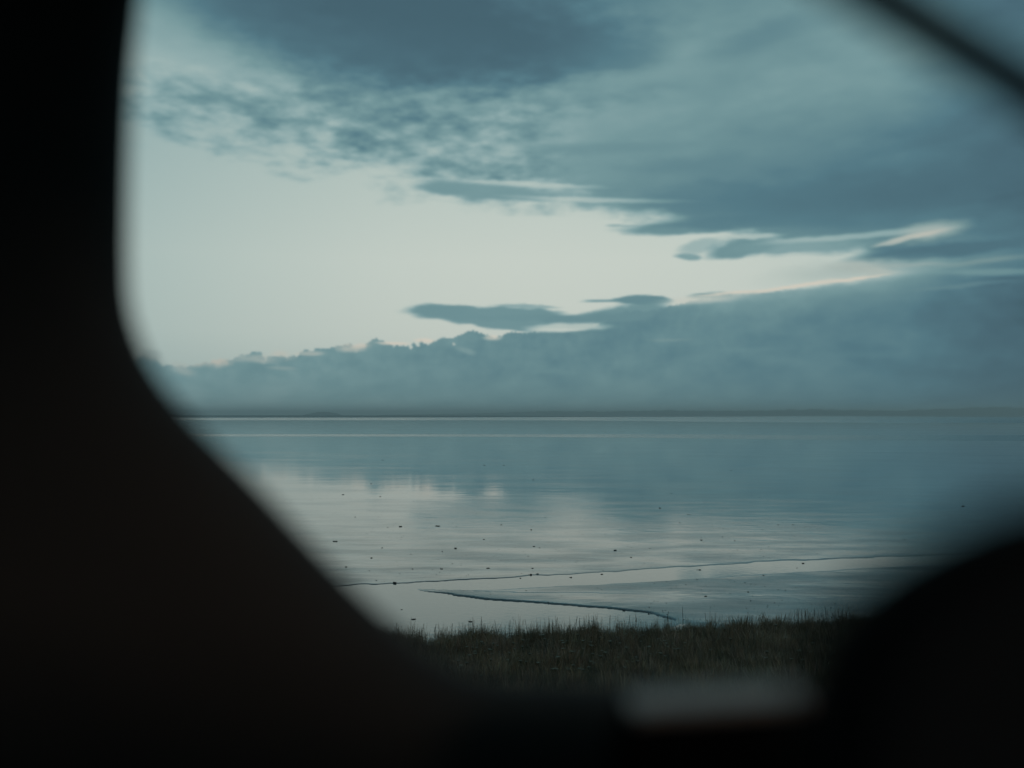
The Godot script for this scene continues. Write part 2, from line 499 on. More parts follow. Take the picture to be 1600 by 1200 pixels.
func mud_height(x: float, z: float) -> float:
	var wob := n_mud.get_noise_2d(x * 2.0, z * 2.0) * 0.22
	var far := far_bank(x) - z + wob      # positive beyond the far bank
	var up := smoothstep(-0.06, 0.16 + 0.06 * clampf(x + 2.0, 0.0, 14.0) + 0.5 * maxf(0.0, n_mud2.get_noise_2d(x * 5.0, 3.0)), far)
	var p := Vector2(x, z)
	var rise := 0.0
	if up < 1.0 and z < -23.0:
		var best := 99.0
		var which := 0
		for i in tongue_poly.size() - 1:
			var q := Geometry2D.get_closest_point_to_segment(p, tongue_poly[i], tongue_poly[i + 1])
			var now := p.distance_squared_to(q)
			if now < best:
				best = now
				which = i
			if best < 1e-6:
				break
		best = sqrt(best)
		var inside := Geometry2D.is_point_in_polygon(p, tongue_poly)
		var dist := (best if inside else -best) + wob * 0.6
		# the near side is a cut bank, the far side a gentle shelf
		rise = 0.03 *  smoothstep(0.0, 0.12, dist) * (1.0 - smoothstep(0.3, 4.0, dist)) * smoothstep(-3.4, -1.5, x) * (1.0 if which > tongue_tip else 0.0)
		up = maxf(up, smoothstep(-0.05, 0.12 if which > tongue_tip else 1.0, dist) * 0.85 + 0.15 * smoothstep(0.0, 1.2, dist))
	var h := lerpf(-0.10, 0.0, up) + rise
	h += (n_mud.get_noise_2d(x, z * 1.0) * 0.003 + n_mud2.get_noise_2d(x, z) * 0.006) * up * smoothstep(-40.0, -36.0, z)
	return h


func near_mud() -> Build:
	tongue_poly = smooth_line(tongue, 3)
	var b := Build.new()
	var x0 := -24.0
	var x1 := 36.0
	var nx := 400
	var z0 := -21.0
	var nz := 230
	var zs := []
	var z := z0
	for j in nz + 1:
		zs.append(z)
		z -= 0.075 + 0.0010 * j * 0.35
	near_end = zs[-1]
	near_rows = zs
	var before := PackedFloat32Array()
	before.resize(nx + 1)
	for j in nz + 1:
		for i in nx + 1:
			var x := x0 + (x1 - x0) * i / nx
			var y := mud_height(x, zs[j]) if j < nz else 0.0
			# cut faces show bare brown clay
			var clay := smoothstep(0.06, 0.2, (y - before[i]) / (zs[j - 1] - zs[j])) if j > 0 else 0.0
			before[i] = y
			b.add(Vector3(x, y, zs[j]), Vector2(x, zs[j]), Color(1, 1, 1).lerp(Color(0.7, 0.24, 0.18), clay))
	for j in nz:
		for i in nx:
			var a := j * (nx + 1) + i
			b.quad(a, a + nx + 1, a + nx + 2, a + 1)
	return b


var near_end := 0.0
var near_rows := []


func sheet_rect(b: Build, x0: float, x1: float, z0: float, z1: float, y := 0.0) -> void:
	b.quad(b.add(Vector3(x0, y, z0), Vector2(x0, z0)), b.add(Vector3(x0, y, z1), Vector2(x0, z1)), b.add(Vector3(x1, y, z1), Vector2(x1, z1)), b.add(Vector3(x1, y, z0), Vector2(x1, z0)))


func mud_material(tile: Vector2, bump: float, rough_lo: float, rough_hi: float, s: int, freq: float) -> StandardMaterial3D:
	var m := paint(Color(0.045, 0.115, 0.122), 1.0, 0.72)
	m.vertex_color_use_as_albedo = true
	m.roughness_texture = noise_tex(s, freq * 0.6, 5, rough_lo, rough_hi, 1024)
	m.roughness_texture_channel = BaseMaterial3D.TEXTURE_CHANNEL_RED
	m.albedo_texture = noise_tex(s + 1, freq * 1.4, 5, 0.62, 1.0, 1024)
	m.normal_enabled = true
	m.normal_texture = noise_tex(s + 2, freq, 6, 0, 1, 2048, true, 8.0)
	m.normal_scale = bump
	m.uv1_scale = Vector3(1.0 / tile.x, 1.0 / tile.y, 1)
	return m


func ribbon(lo: Array, hi: Array, steps: int, y: float, wob: float, s: int) -> ArrayMesh:   # a strip of water between two lines (x, z)
	var b := Build.new()
	var n := fbm(s, 0.004, 4)
	for i in steps + 1:
		var x := lerpf(lo[0].x, lo[-1].x, float(i) / steps)
		var za := along(lo, x) * (1.0 + n.get_noise_2d(x, 0.0) * wob)
		var zb := along(hi, x) * (1.0 + n.get_noise_2d(x, 900.0) * wob)
		b.add(Vector3(x, y, za), Vector2(x, za))
		b.add(Vector3(x, y, zb), Vector2(x, zb))
	for i in steps:
		b.quad(i * 2, i * 2 + 1, i * 2 + 3, i * 2 + 2)
	return b.mesh()


# ---------------------------------------------------------------- bank and grass
var n_bank := fbm(91, 0.12, 3)


func grass_edge(x: float) -> float:   # z where the grass meets the mud
	return -(24.5 + (x + 2.7) / 10.0 * 1.5 * (1.0 if absf(x) < 12.0 else 12.0 / absf(x)) + n_bank.get_noise_2d(x * 4.0, 0.0) * 0.5)


func bank_height(x: float, z: float) -> float:
	var d := -z
	var e := -grass_edge(x)
	var prof := [Vector2(-20, 4.9), Vector2(2.2, 4.9), Vector2(3.5, 4.8), Vector2(6, 4.0), Vector2(10, 2.55), Vector2(15, 1.05), Vector2(19, 0.3), Vector2(22.5, 0.10), Vector2(24.0, 0.06)]
	var h := along(prof, d)
	h += n_bank.get_noise_2d(x * 3.0, z * 3.0) * 0.05 * smoothstep(3.0, 8.0, d)
	return lerpf(h, -0.5, smoothstep(e - 0.4, e + 0.5, d))


func bank_mesh() -> ArrayMesh:
	var b := Build.new()
	var nx := 160
	var nz := 80
	for j in nz + 1:
		var z := lerpf(15.0, -28.0, float(j) / nz)
		for i in nx + 1:
			var x := lerpf(-80.0, 80.0, float(i) / nx)
			b.add(Vector3(x, bank_height(x, z), z), Vector2(x, z))
	for j in nz:
		for i in nx:
			var a := j * (nx + 1) + i
			b.quad(a, a + nx + 1, a + nx + 2, a + 1)
	return b.mesh()


func blade(b: Build, base: Vector3, h: float, lean: Vector3, w: float, col: Color) -> void:
	var side := lean.cross(Vector3.UP).normalized().rotated(Vector3.UP, rng.randf_range(-1, 1)) * w
	var mid := base + Vector3(0, h * 0.55, 0) + lean * 0.35
	var tip := base + Vector3(0, h, 0) + lean
	b.face(base - side, base + side, mid + side * 0.7, col)
	b.face(base - side, mid + side * 0.7, mid - side * 0.7, col)
	b.face(mid - side * 0.7, mid + side * 0.7, tip, col)


func tuft(n: int, h: float, spread: float) -> ArrayMesh:
	var b := Build.new()
	for i in n:
		var a := rng.randf() * TAU
		var r := sqrt(rng.randf()) * spread
		var g := rng.randf_range(0.75, 1.2)
		var hh := h * rng.randf_range(0.55, 1.1)
		blade(b, Vector3(cos(a) * r, -0.03, sin(a) * r), hh, Vector3(cos(a + rng.randf_range(-1, 1)), 0, sin(a)) * hh * rng.randf_range(0.1, 0.55), rng.randf_range(0.004, 0.008), Color(1.0 * g, 0.98 * g, 0.85 * g))
	return b.mesh()


func stalk(b: Build, base: Vector3, h: float, col: Color, headed := true) -> void:
	var lean := Vector3(rng.randf_range(-0.09, 0.09), 0, rng.randf_range(-0.06, 0.06)) * h
	var path := []
	var rad := []
	for k in 5:
		var t := k / 4.0
		path.append(base + Vector3(0, h * t, 0) + lean * t * t)
		rad.append(lerpf(0.004, 0.002, t))
	b.tube(path, rad, 3, col)
	if headed:
		var top: Vector3 = path[-1]
		for k in 7:
			var t := k / 7.0
			var p: Vector3 = path[3].lerp(top, t * 1.05)
			var a := rng.randf() * TAU
			var o := Vector3(cos(a), 0.9, sin(a)) * rng.randf_range(0.015, 0.034) * (1.2 - t)
			var s := Vector3(-sin(a), 0.1, cos(a)) * 0.006
			b.face(p, p + o * 0.6 + s, p + o, col * 0.9)
			b.face(p, p + o, p + o * 0.6 - s, col * 0.9)


func stalk_tuft(n: int, h: float) -> ArrayMesh:
	var b := Build.new()
	for i in n:
		var a := rng.randf() * TAU
		var r := rng.randf() * 0.16
		var g := rng.randf_range(0.8, 1.15)
		stalk(b, Vector3(cos(a) * r, 0, sin(a) * r), h * rng.randf_range(0.6, 1.05), Color(1.0 * g, 0.95 * g, 0.75 * g), rng.randf() < 0.8)
		for k in 3:
			var q := rng.randf() * TAU
			blade(b, Vector3(cos(a) * r, 0, sin(a) * r), h * rng.randf_range(0.35, 0.75), Vector3(cos(q), 0, sin(q)) * 0.12, 0.005, Color(0.98 * g, 0.98 * g, 0.82 * g))
	return b.mesh()


func leafy_weed(h: float) -> Array:   # [stem, leaves]
	var s := Build.new()
	var l := Build.new()
	var lean := Vector3(rng.randf_range(-0.1, 0.1), 0, rng.randf_range(-0.08, 0.08)) * h
	var path := []
	var rad := []
	for k in 6:
		var t := k / 5.0
		path.append(Vector3(0, h * t, 0) + lean * t * t)
		rad.append(lerpf(0.008, 0.003, t))
	s.tube(path, rad, 4)
	var n := 26
	for k in n:
		var t := 0.18 + 0.82 * k / n
		var p: Vector3 = Vector3(0, h * t, 0) + lean * t * t
		var a := k * 2.4 + rng.randf_range(-0.4, 0.4)
		var len_ := lerpf(0.15, 0.03, t) * rng.randf_range(0.7, 1.2)
		var dir := Vector3(cos(a), rng.randf_range(0.25, 0.8), sin(a)).normalized()
		var side := dir.cross(Vector3.UP).normalized() * len_ * 0.2
		var mid := p + dir * len_ * 0.5
		var tip := p + dir * len_ + Vector3(0, -len_ * 0.25, 0)
		l.face(p, mid - side, mid + side)
		l.face(mid - side, tip, mid + side)
	return [s.mesh(), l.mesh()]


func seed_weed(h: float) -> Array:   # [stem, seed head]
	var s := Build.new()
	var l := Build.new()
	var lean := Vector3(rng.randf_range(-0.12, 0.12), 0, rng.randf_range(-0.08, 0.08)) * h
	var path := []
	var rad := []
	for k in 6:
		var t := k / 5.0
		path.append(Vector3(0, h * t, 0) + lean * t * t)
		rad.append(lerpf(0.007, 0.0025, t))
	s.tube(path, rad, 4)
	for k in 30:
		var t := 0.62 + 0.39 * k / 30.0
		var p: Vector3 = Vector3(0, h * t, 0) + lean * t * t
		var a := k * 2.1
		var o := Vector3(cos(a), 1.3, sin(a)).normalized() * rng.randf_range(0.02, 0.045) * (1.25 - (t - 0.62) * 2.2)
		var w := Vector3(-sin(a), 0.2, cos(a)) * 0.007
		l.face(p, p + o * 0.6 + w, p + o)
		l.face(p, p + o, p + o * 0.6 - w)
	return [s.mesh(), l.mesh()]


func scatter(called: String, m: Mesh, mat: Material, places: Array, label: String, category: String) -> void:
	var mm := MultiMesh.new()
	mm.transform_format = MultiMesh.TRANSFORM_3D
	mm.use_colors = true
	mm.mesh = m
	mm.instance_count = places.size()
	for i in places.size():
		mm.set_instance_transform(i, places[i][0])
		mm.set_instance_color(i, places[i][1])
	var o := MultiMeshInstance3D.new()
	o.name = numbered(called)
	o.multimesh = mm
	o.material_override = mat
	add_child(o, true)
	tag(o, label, category, "", "stuff")


# ---------------------------------------------------------------- far land
func ridge(line: Array, depth: float, s: int, rough: float) -> ArrayMesh:   # line: Vector3(x, height, z); a low wooded shore with thickness
	var b := Build.new()
	var n := fbm(s, 1.0 / 90.0, 5)
	var steps := 260
	var across := 10
	var base := []
	var hs := []
	for p in line:
		base.append(Vector2(p.x, p.z))
		hs.append(Vector2(p.x, p.y))
	for i in steps + 1:
		var x := lerpf(line[0].x, line[-1].x, float(i) / steps)
		var z := along(base, x)
		var h := along(hs, x)
		for k in across + 1:
			var t := float(k) / across
			var shape := sin(t * PI)
			var y := h * pow(shape, 0.6) * (1.0 + n.get_noise_2d(x, k * 60.0) * rough) - (0.4 if k == 0 or k == across else 0.0)
			b.add(Vector3(x, y, z - t * depth), Vector2(x, z))
	for i in steps:
		for k in across:
			var a := i * (across + 1) + k
			b.quad(a, a + 1, a + across + 2, a + across + 1)
	return b.mesh()


# ---------------------------------------------------------------- seaweed and stones
func clump(s: int) -> ArrayMesh:   # unit width lump of wrack: a few flattened lobes and loose ends
	rng.seed = s
	var b := Build.new()
	for k in rng.randi_range(2, 4):
		var c := Vector3(rng.randf_range(-0.3, 0.3), rng.randf_range(0.02, 0.08), rng.randf_range(-0.15, 0.15))
		var r := Vector3(rng.randf_range(0.16, 0.32), rng.randf_range(0.09, 0.17), rng.randf_range(0.12, 0.25))
		var first := b.v.size()
		for i in 6:
			for j in 9:
				var e := PI * i / 5.0
				var a := TAU * j / 9.0
				var d := Vector3(sin(e) * cos(a), cos(e), sin(e) * sin(a)) * (1.0 + rng.randf_range(-0.2, 0.2))
				b.add(c + d * r)
		for i in 5:
			for j in 9:
				var p := first + i * 9 + j
				var q := first + i * 9 + (j + 1) % 9
				b.quad(p, p + 9, q + 9, q)
	for k in 3:
		var a := rng.randf() * TAU
		var p := Vector3(cos(a) * 0.2, 0.03, sin(a) * 0.12)
		var q := Vector3(cos(a) * 0.5, 0.015, sin(a) * 0.3)
		b.tube([p, p.lerp(q, 0.5) + Vector3(0, 0.02, 0.03), q], [0.035, 0.03, 0.01], 4)
	return b.mesh()


const ORDER := ["first", "second", "third", "fourth", "fifth", "sixth", "seventh", "eighth", "ninth", "tenth", "eleventh", "twelfth", "thirteenth", "fourteenth", "fifteenth", "sixteenth", "seventeenth", "eighteenth", "nineteenth", "twentieth"]


func label_clumps(clumps: Array) -> void:   # each by where it lies and its place from the left there
	var lots := {}
	for o in clumps:
		var p: Vector3 = o.position
		var d := -p.z
		var t := p.x / d
		var zone := "far out on the flats"
		if p.z > far_bank(p.x) - 0.1:
			zone = "on the mud tongue" if Geometry2D.is_point_in_polygon(Vector2(p.x, p.z), tongue_poly) else "in the creek"
		elif d < 42.0:
			zone = "on dull mud beyond the creek"
		elif d < 62.0:
			zone = "on the bright middle flats"
		elif d < 85.0:
			zone = "on the cloud mirroring flats"
		var side := "at the left" if t < -0.11 else ("left of centre" if t < 0.0 else ("right of centre" if t < 0.15 else "at the right"))
		lots.get_or_add(zone + " " + side, []).append(o)
	for key in lots:
		var lot: Array = lots[key]
		lot.sort_custom(func(a, b): return a.position.x / -a.position.z < b.position.x / -b.position.z)
		for i in lot.size():
			if not lot[i].get_meta("label", ""):
				lot[i].set_meta("label", ("only dark clump %s" % key) if lot.size() == 1 else "%s dark clump from the left %s" % [ORDER[i], key])


func _ready() -> void:
	rng.seed = 4
	# ------------------------------------------------------------ camera, sky, sun, exposure
	var cam := Camera3D.new()
	cam.name = "camera"
	var lens := CameraAttributesPhysical.new()
	lens.frustum_focal_length = 28.8
	lens.frustum_focus_distance = 60.0
	lens.frustum_near = 0.05
	lens.frustum_far = 60000.0
	lens.exposure_aperture = 1.1
	cam.attributes = lens
	cam.fov = 45.24
	cam.near = 0.05
	cam.far = 60000.0
	cam.position = Vector3(0, EYE, 0)
	cam.rotation.x = atan(48.0 / 1440.0)
	add_child(cam)
	cam.current = true

	var env := Environment.new()
	env.background_mode = Environment.BG_SKY
	env.sky = Sky.new()
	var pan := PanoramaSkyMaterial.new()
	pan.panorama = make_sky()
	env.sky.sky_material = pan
	env.tonemap_mode = Environment.TONE_MAPPER_LINEAR
	env.tonemap_exposure = 1.0
	env.sdfgi_enabled = true
	env.ssao_enabled = true
	env.ssil_enabled = true
	env.fog_enabled = true
	env.fog_density = 0.00029
	env.fog_light_color = Color(0.94, 1.0, 1.0)
	var we := WorldEnvironment.new()
	we.name = "environment"
	we.environment = env
	add_child(we)

	var sun := DirectionalLight3D.new()
	sun.name = "sun"
	sun.light_energy = 0.15
	sun.light_angular_distance = 12.0
	sun.light_color = Color(1.0, 0.93, 0.86)
	sun.shadow_enabled = true
	sun.rotation = Vector3(deg_to_rad(-14.0), deg_to_rad(62.0), 0)   # low, behind the viewer's right shoulder
	add_child(sun)

	# ------------------------------------------------------------ the flats
	var mud := ArrayMesh.new()
	var near := near_mud()
	# the mud gets wetter and smoother away from the bank, in small steps
	var wet := [[36.5, 1.0], [39.0, 0.9], [41.5, 0.81], [44.5, 0.73], [99.0, 0.66]]
	near.normals()
	var j0 := 0
	for step in wet:
		var j1 := j0
		while j1 < near_rows.size() - 1 and -near_rows[j1] < step[0]:
			j1 += 1
		mud.add_surface_from_arrays(Mesh.PRIMITIVE_TRIANGLES, near.rows(j0, j1, 401))
		j0 = j1
	for k in 3:
		var strip := Build.new()
		sheet_rect(strip, -24.0, 36.0, [near_end, -53.0, -59.0][k], [-53.0, -59.0, -66.0][k])
		mud.add_surface_from_arrays(Mesh.PRIMITIVE_TRIANGLES, strip.arrays())
	var mid := Build.new()
	sheet_rect(mid, -24.0, 36.0, -66.0, -150.0)
	sheet_rect(mid, -300.0, -24.0, -12.0, -150.0)
	sheet_rect(mid, 36.0, 300.0, -12.0, -150.0)
	mud.add_surface_from_arrays(Mesh.PRIMITIVE_TRIANGLES, mid.arrays())
	var far := Build.new()
	sheet_rect(far, -300.0, 300.0, -150.0, -16000.0)
	sheet_rect(far, -16000.0, -300.0, 60.0, -16000.0)
	sheet_rect(far, 300.0, 16000.0, 60.0, -16000.0)
	mud.add_surface_from_arrays(Mesh.PRIMITIVE_TRIANGLES, far.arrays())
	var flat := obj("mudflat", mud, null)
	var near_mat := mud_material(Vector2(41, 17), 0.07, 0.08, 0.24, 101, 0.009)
	for k in 8:
		var m: StandardMaterial3D = near_mat.duplicate()
		m.roughness = [1.0, 0.9, 0.81, 0.73, 0.66, 0.59, 0.53, 0.47][k]
		m.normal_scale = [0.075, 0.072, 0.068, 0.064, 0.057, 0.05, 0.044, 0.038][k]
		flat.set_surface_override_material(k, m)
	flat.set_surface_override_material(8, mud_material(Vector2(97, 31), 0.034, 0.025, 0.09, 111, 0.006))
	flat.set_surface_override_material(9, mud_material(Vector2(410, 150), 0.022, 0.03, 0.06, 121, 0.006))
	tag(flat, "wide wet mudflat mirroring the sky", "", "", "structure")

	var water := paint(Color(0.035, 0.075, 0.08), 0.05, 0.72)
	water.normal_enabled = true
	water.normal_texture = noise_tex(131, 0.012, 4, 0, 1, 1024, true, 6.0)
	water.normal_scale = 0.03
	water.uv1_scale = Vector3(0.25, 0.25, 1)
	var cw := Build.new()
	sheet_rect(cw, -23.9, 35.9, -21.1, near_end + 0.2, -0.012)
	tag(obj("creek_water", cw.mesh(), water), "shallow creek winding round a tongue of mud", "", "", "structure")

	var ripple := paint(Color(0.05, 0.11, 0.12), 0.12, 0.8)
	ripple.normal_enabled = true
	ripple.normal_texture = noise_tex(141, 0.02, 4, 0, 1, 1024, true, 8.0)
	ripple.normal_scale = 0.35
	ripple.uv1_scale = Vector3(0.05, 0.05, 1)
	tag(obj("tidal_channel", ribbon([Vector2(-574.23, -250.91), Vector2(-88.28, -254.6), Vector2(-17.66, -254.6), Vector2(33.35, -240.47), Vector2(69.27, -221.98), Vector2(117.14, -211.17), Vector2(446.76, -201.35)], [Vector2(-649.54, -283.79), Vector2(-98.42, -283.79), Vector2(-19.68, -283.79), Vector2(39.37, -283.79), Vector2(85.76, -274.79), Vector2(150.08, -270.5), Vector2(600.33, -270.5)], 120, 0.004, 0.012, 5), ripple), "pale thin channel of water across the middle of the mudflat", "", "", "structure")
	tag(obj("open_water", ribbon([Vector2(-2683.84, -1017.8), Vector2(-353.14, -1017.8), Vector2(-70.63, -1017.8), Vector2(66.7, -961.27), Vector2(163.73, -786.53), Vector2(240.13, -692.17), Vector2(369.44, -665.55), Vector2(1477.74, -665.55)], [Vector2(-4562.53, -1730.12), Vector2(-600.33, -1730.12), Vector2(-136.44, -1966.02), Vector2(171.52, -2471.51), Vector2(818.64, -3931.84), Vector2(1500.83, -4325.0), Vector2(1847.18, -3326.97), Vector2(8004.44, -3604.2)], 120, 0.004, 0.012, 6), ripple), "pale open water along the horizon", "", "", "structure")

	# ------------------------------------------------------------ far land
	var land := paint(Color(0.10, 0.135, 0.145), 0.95, 0.2)
	tag(obj("far_shore", ridge([Vector3(-900, 5, -6200), Vector3(-200, 16, -6200), Vector3(300, 30, -6150), Vector3(650, 26, -6100), Vector3(1000, 34, -6000), Vector3(1500, 30, -5800), Vector3(1900, 38, -5600), Vector3(2300, 28, -5300), Vector3(2700, 46, -5000), Vector3(3100, 44, -4700), Vector3(3600, 36, -4500), Vector3(5200, 40, -4300)], 500, 7, 0.35), land), "low wooded far shore along the right of the horizon", "", "", "structure")
	tag(obj("mudbank", ridge([Vector3(-4500, 2, -2700), Vector3(-1500, 4.5, -2700), Vector3(-700, 4.0, -2750), Vector3(-100, 3.2, -2800), Vector3(300, 1.8, -2850), Vector3(800, 0.4, -2900)], 150, 9, 0.15), land), "low dark bank of mud along the horizon on the left", "", "", "structure")
	tag(obj("island", ridge([Vector3(-1125, 0, -4900), Vector3(-1105, 11, -4900), Vector3(-1050, 17, -4900), Vector3(-1000, 18, -4900), Vector3(-950, 13, -4900), Vector3(-915, 0, -4900)], 160, 12, 0.5), land), "small low wooded island on the horizon at left", "", "", "structure")

	# ------------------------------------------------------------ bank and grass
	var soil := paint(Color(0.035, 0.036, 0.024), 0.95, 0.2)
	tag(obj("bank", bank_mesh(), soil), "grassy bank sloping down to the mud", "", "", "structure")
	var green := paint(Color(0.178, 0.152, 0.126), 0.85, 0.2)
	green.vertex_color_use_as_albedo = true
	green.backlight_enabled = true
	green.backlight = Color(0.28, 0.26, 0.20)
	rng.seed = 11
	for v in 3:
		var m := tuft(22, 0.42, 0.16)
		var at := []
		for i in 6500:
			var x := rng.randf_range(-22.0, 30.0)
			var e := grass_edge(x)
			var z := e + 0.1 + pow(rng.randf(), 1.3) * 10.0 + maxf(0.0, n_bank.get_noise_2d(x * 12.0, 77.0)) * 0.8
			var t := Transform3D(Basis(Vector3.UP, rng.randf() * TAU).scaled(Vector3.ONE * rng.randf_range(0.6, 1.05) * (1.0 + 0.7 * n_bank.get_noise_2d(x * 7.0, z * 5.0))), Vector3(x, bank_height(x, z) - 0.02, z))
			var g := rng.randf_range(0.7, 1.25) * (1.0 + 0.5 * n_bank.get_noise_2d(x * 5.0 + 50.0, z * 5.0))
			at.append([t, Color(g * rng.randf_range(0.9, 1.15), g, g * rng.randf_range(0.8, 1.1))])
		scatter("grass", m, green, at, "dark grass covering the bank above the mud", "grass")
	for v in 4:
		var m := stalk_tuft(6, 0.66)
		var at := []
		for i in 900:
			var x := rng.randf_range(-22.0, 30.0)
			var e := grass_edge(x)
			var z := e + 0.15 + pow(rng.randf(), 2.0) * 7.0
			var near_x := n_bank.get_noise_2d(x * 9.0, 40.0 + v * 3.0)
			var t := Transform3D(Basis(Vector3.UP, rng.randf() * TAU).scaled(Vector3.ONE * (0.72 + near_x * 0.5 + rng.randf_range(-0.15, 0.15))), Vector3(x, bank_height(x, z) - 0.02, z))
			var g := rng.randf_range(0.6, 1.1)
			at.append([t, Color(g, g, g)])
		scatter("grass", m, green, at, "thin dry grass stalks standing up from the bank", "grass")
	var umbel := Build.new()
	for k in 14:
		var a := k * 2.4
		var c := Vector3(cos(a), 0, sin(a)) * 0.045 * sqrt(k / 14.0) + Vector3(0, 0.42, 0)
		umbel.face(Vector3(0, 0.34, 0), c + Vector3(0.002, 0, 0), c - Vector3(0.002, 0, 0), Color(0.3, 0.3, 0.2))
		for q in 4:
			var u := TAU * q / 4.0
			umbel.face(c, c + Vector3(cos(u), 0.3, sin(u)) * 0.013, c + Vector3(cos(u + 1.2), 0.3, sin(u + 1.2)) * 0.013)
	umbel.tube([Vector3.ZERO, Vector3(0.01, 0.34, 0)], [0.004, 0.003], 3, Color(0.25, 0.27, 0.15))
	var petal := paint(Color(0.16, 0.17, 0.14), 0.9, 0.2)
	petal.vertex_color_use_as_albedo = true
	var heads := []
	for i in 190:
		var x := rng.randf_range(-10.0, 14.0) if i % 2 else rng.randfn(1.2, 1.8)
		var z := grass_edge(x) + rng.randf_range(0.8, 5.5)
		heads.append([Transform3D(Basis(Vector3.UP, rng.randf() * TAU).scaled(Vector3.ONE * rng.randf_range(0.7, 1.1)), Vector3(x, bank_height(x, z), z)), Color.WHITE * rng.randf_range(0.6, 1.0)])
	scatter("flower", umbel.mesh(), petal, heads, "small pale flower heads in the grass", "flowers")

	rng.seed = 23
	var weeds := [[-2.02, -24.45, 0.56, 1], [-1.59, -24.75, 0.51, 1], [-1.21, -24.75, 0.48, 0], [-1.00, -24.72, 0.67, 1], [-0.79, -24.81, 0.67, 1], [-0.40, -24.93, 0.58, 0], [-0.07, -24.85, 0.59, 0], [0.41, -24.98, 0.56, 1], [0.99, -25.12, 0.58, 0], [1.19, -25.09, 0.61, 1], [1.69, -25.22, 0.58, 1], [1.80, -25.18, 0.57, 1], [1.92, -25.14, 0.62, 0], [2.19, -25.17, 0.61, 0], [2.60, -25.11, 0.66, 1], [3.12, -25.19, 0.62, 1], [4.18, -25.57, 0.66, 1], [4.65, -25.57, 0.77, 1], [5.27, -25.48, 0.63, 1], [5.56, -25.70, 0.60, 0], [5.99, -25.58, 0.52, 0], [6.27, -25.85, 0.48, 0], [6.59, -25.78, 0.51, 0], [6.87, -25.81, 0.56, 0], [7.49, -25.95, 0.51, 1], [7.87, -26.00, 0.64, 1], [8.13, -26.09, 0.54, 1], [8.41, -26.13, 0.62, 1], [8.67, -25.94, 0.75, 1]]
	var weed_mat := paint(Color(0.035, 0.038, 0.026), 0.85, 0.2)
	var one := "dark leafy weed"
	var two := "thin seeding stalk"
	var nth := [0, 0]
	for i in weeds.size():
		var w: Array = weeds[i]
		var y := bank_height(w[0], w[1] + 0.35) - 0.03
		var t := thing("leafy_weed" if w[3] == 0 else "grass_stalk", Vector3(w[0], y, w[1] + 0.35))
		var parts := leafy_weed(w[2] - y) if w[3] == 0 else seed_weed(w[2] - y)
		obj("stem", parts[0], weed_mat, t)
		obj("leaves" if w[3] == 0 else "seed_head", parts[1], weed_mat, t)
		nth[w[3]] += 1
		var label: String = "%s %s from the left along the grass edge" % [ORDER[nth[w[3]] - 1], one if w[3] == 0 else two]
		var group := "leafy weeds along the grass edge" if w[3] == 0 else "seeding stalks along the grass edge"
		if i == 5:
			label = "bushiest leafy weed at the grass edge, below the cut bank of the mud tongue"
		elif i == 17:
			label = "tallest lone thin stalk, right of where the creek meets the grass"
		elif i == 28:
			label = "rightmost tall stalk at the grass edge, next to the dark rounded shape"
		elif i == 0:
			label = "leftmost seeding stalk at the grass edge, near the sloping dark frame"
		tag(t, label, "plant", group)

	# ------------------------------------------------------------ wrack and stones on the mud
	var wrack := paint(Color(0.018, 0.016, 0.013), 0.7, 0.3)
	var shapes := [clump(1), clump(2), clump(3), clump(4), clump(5)]
	rng.seed = 31
	var clumps := []
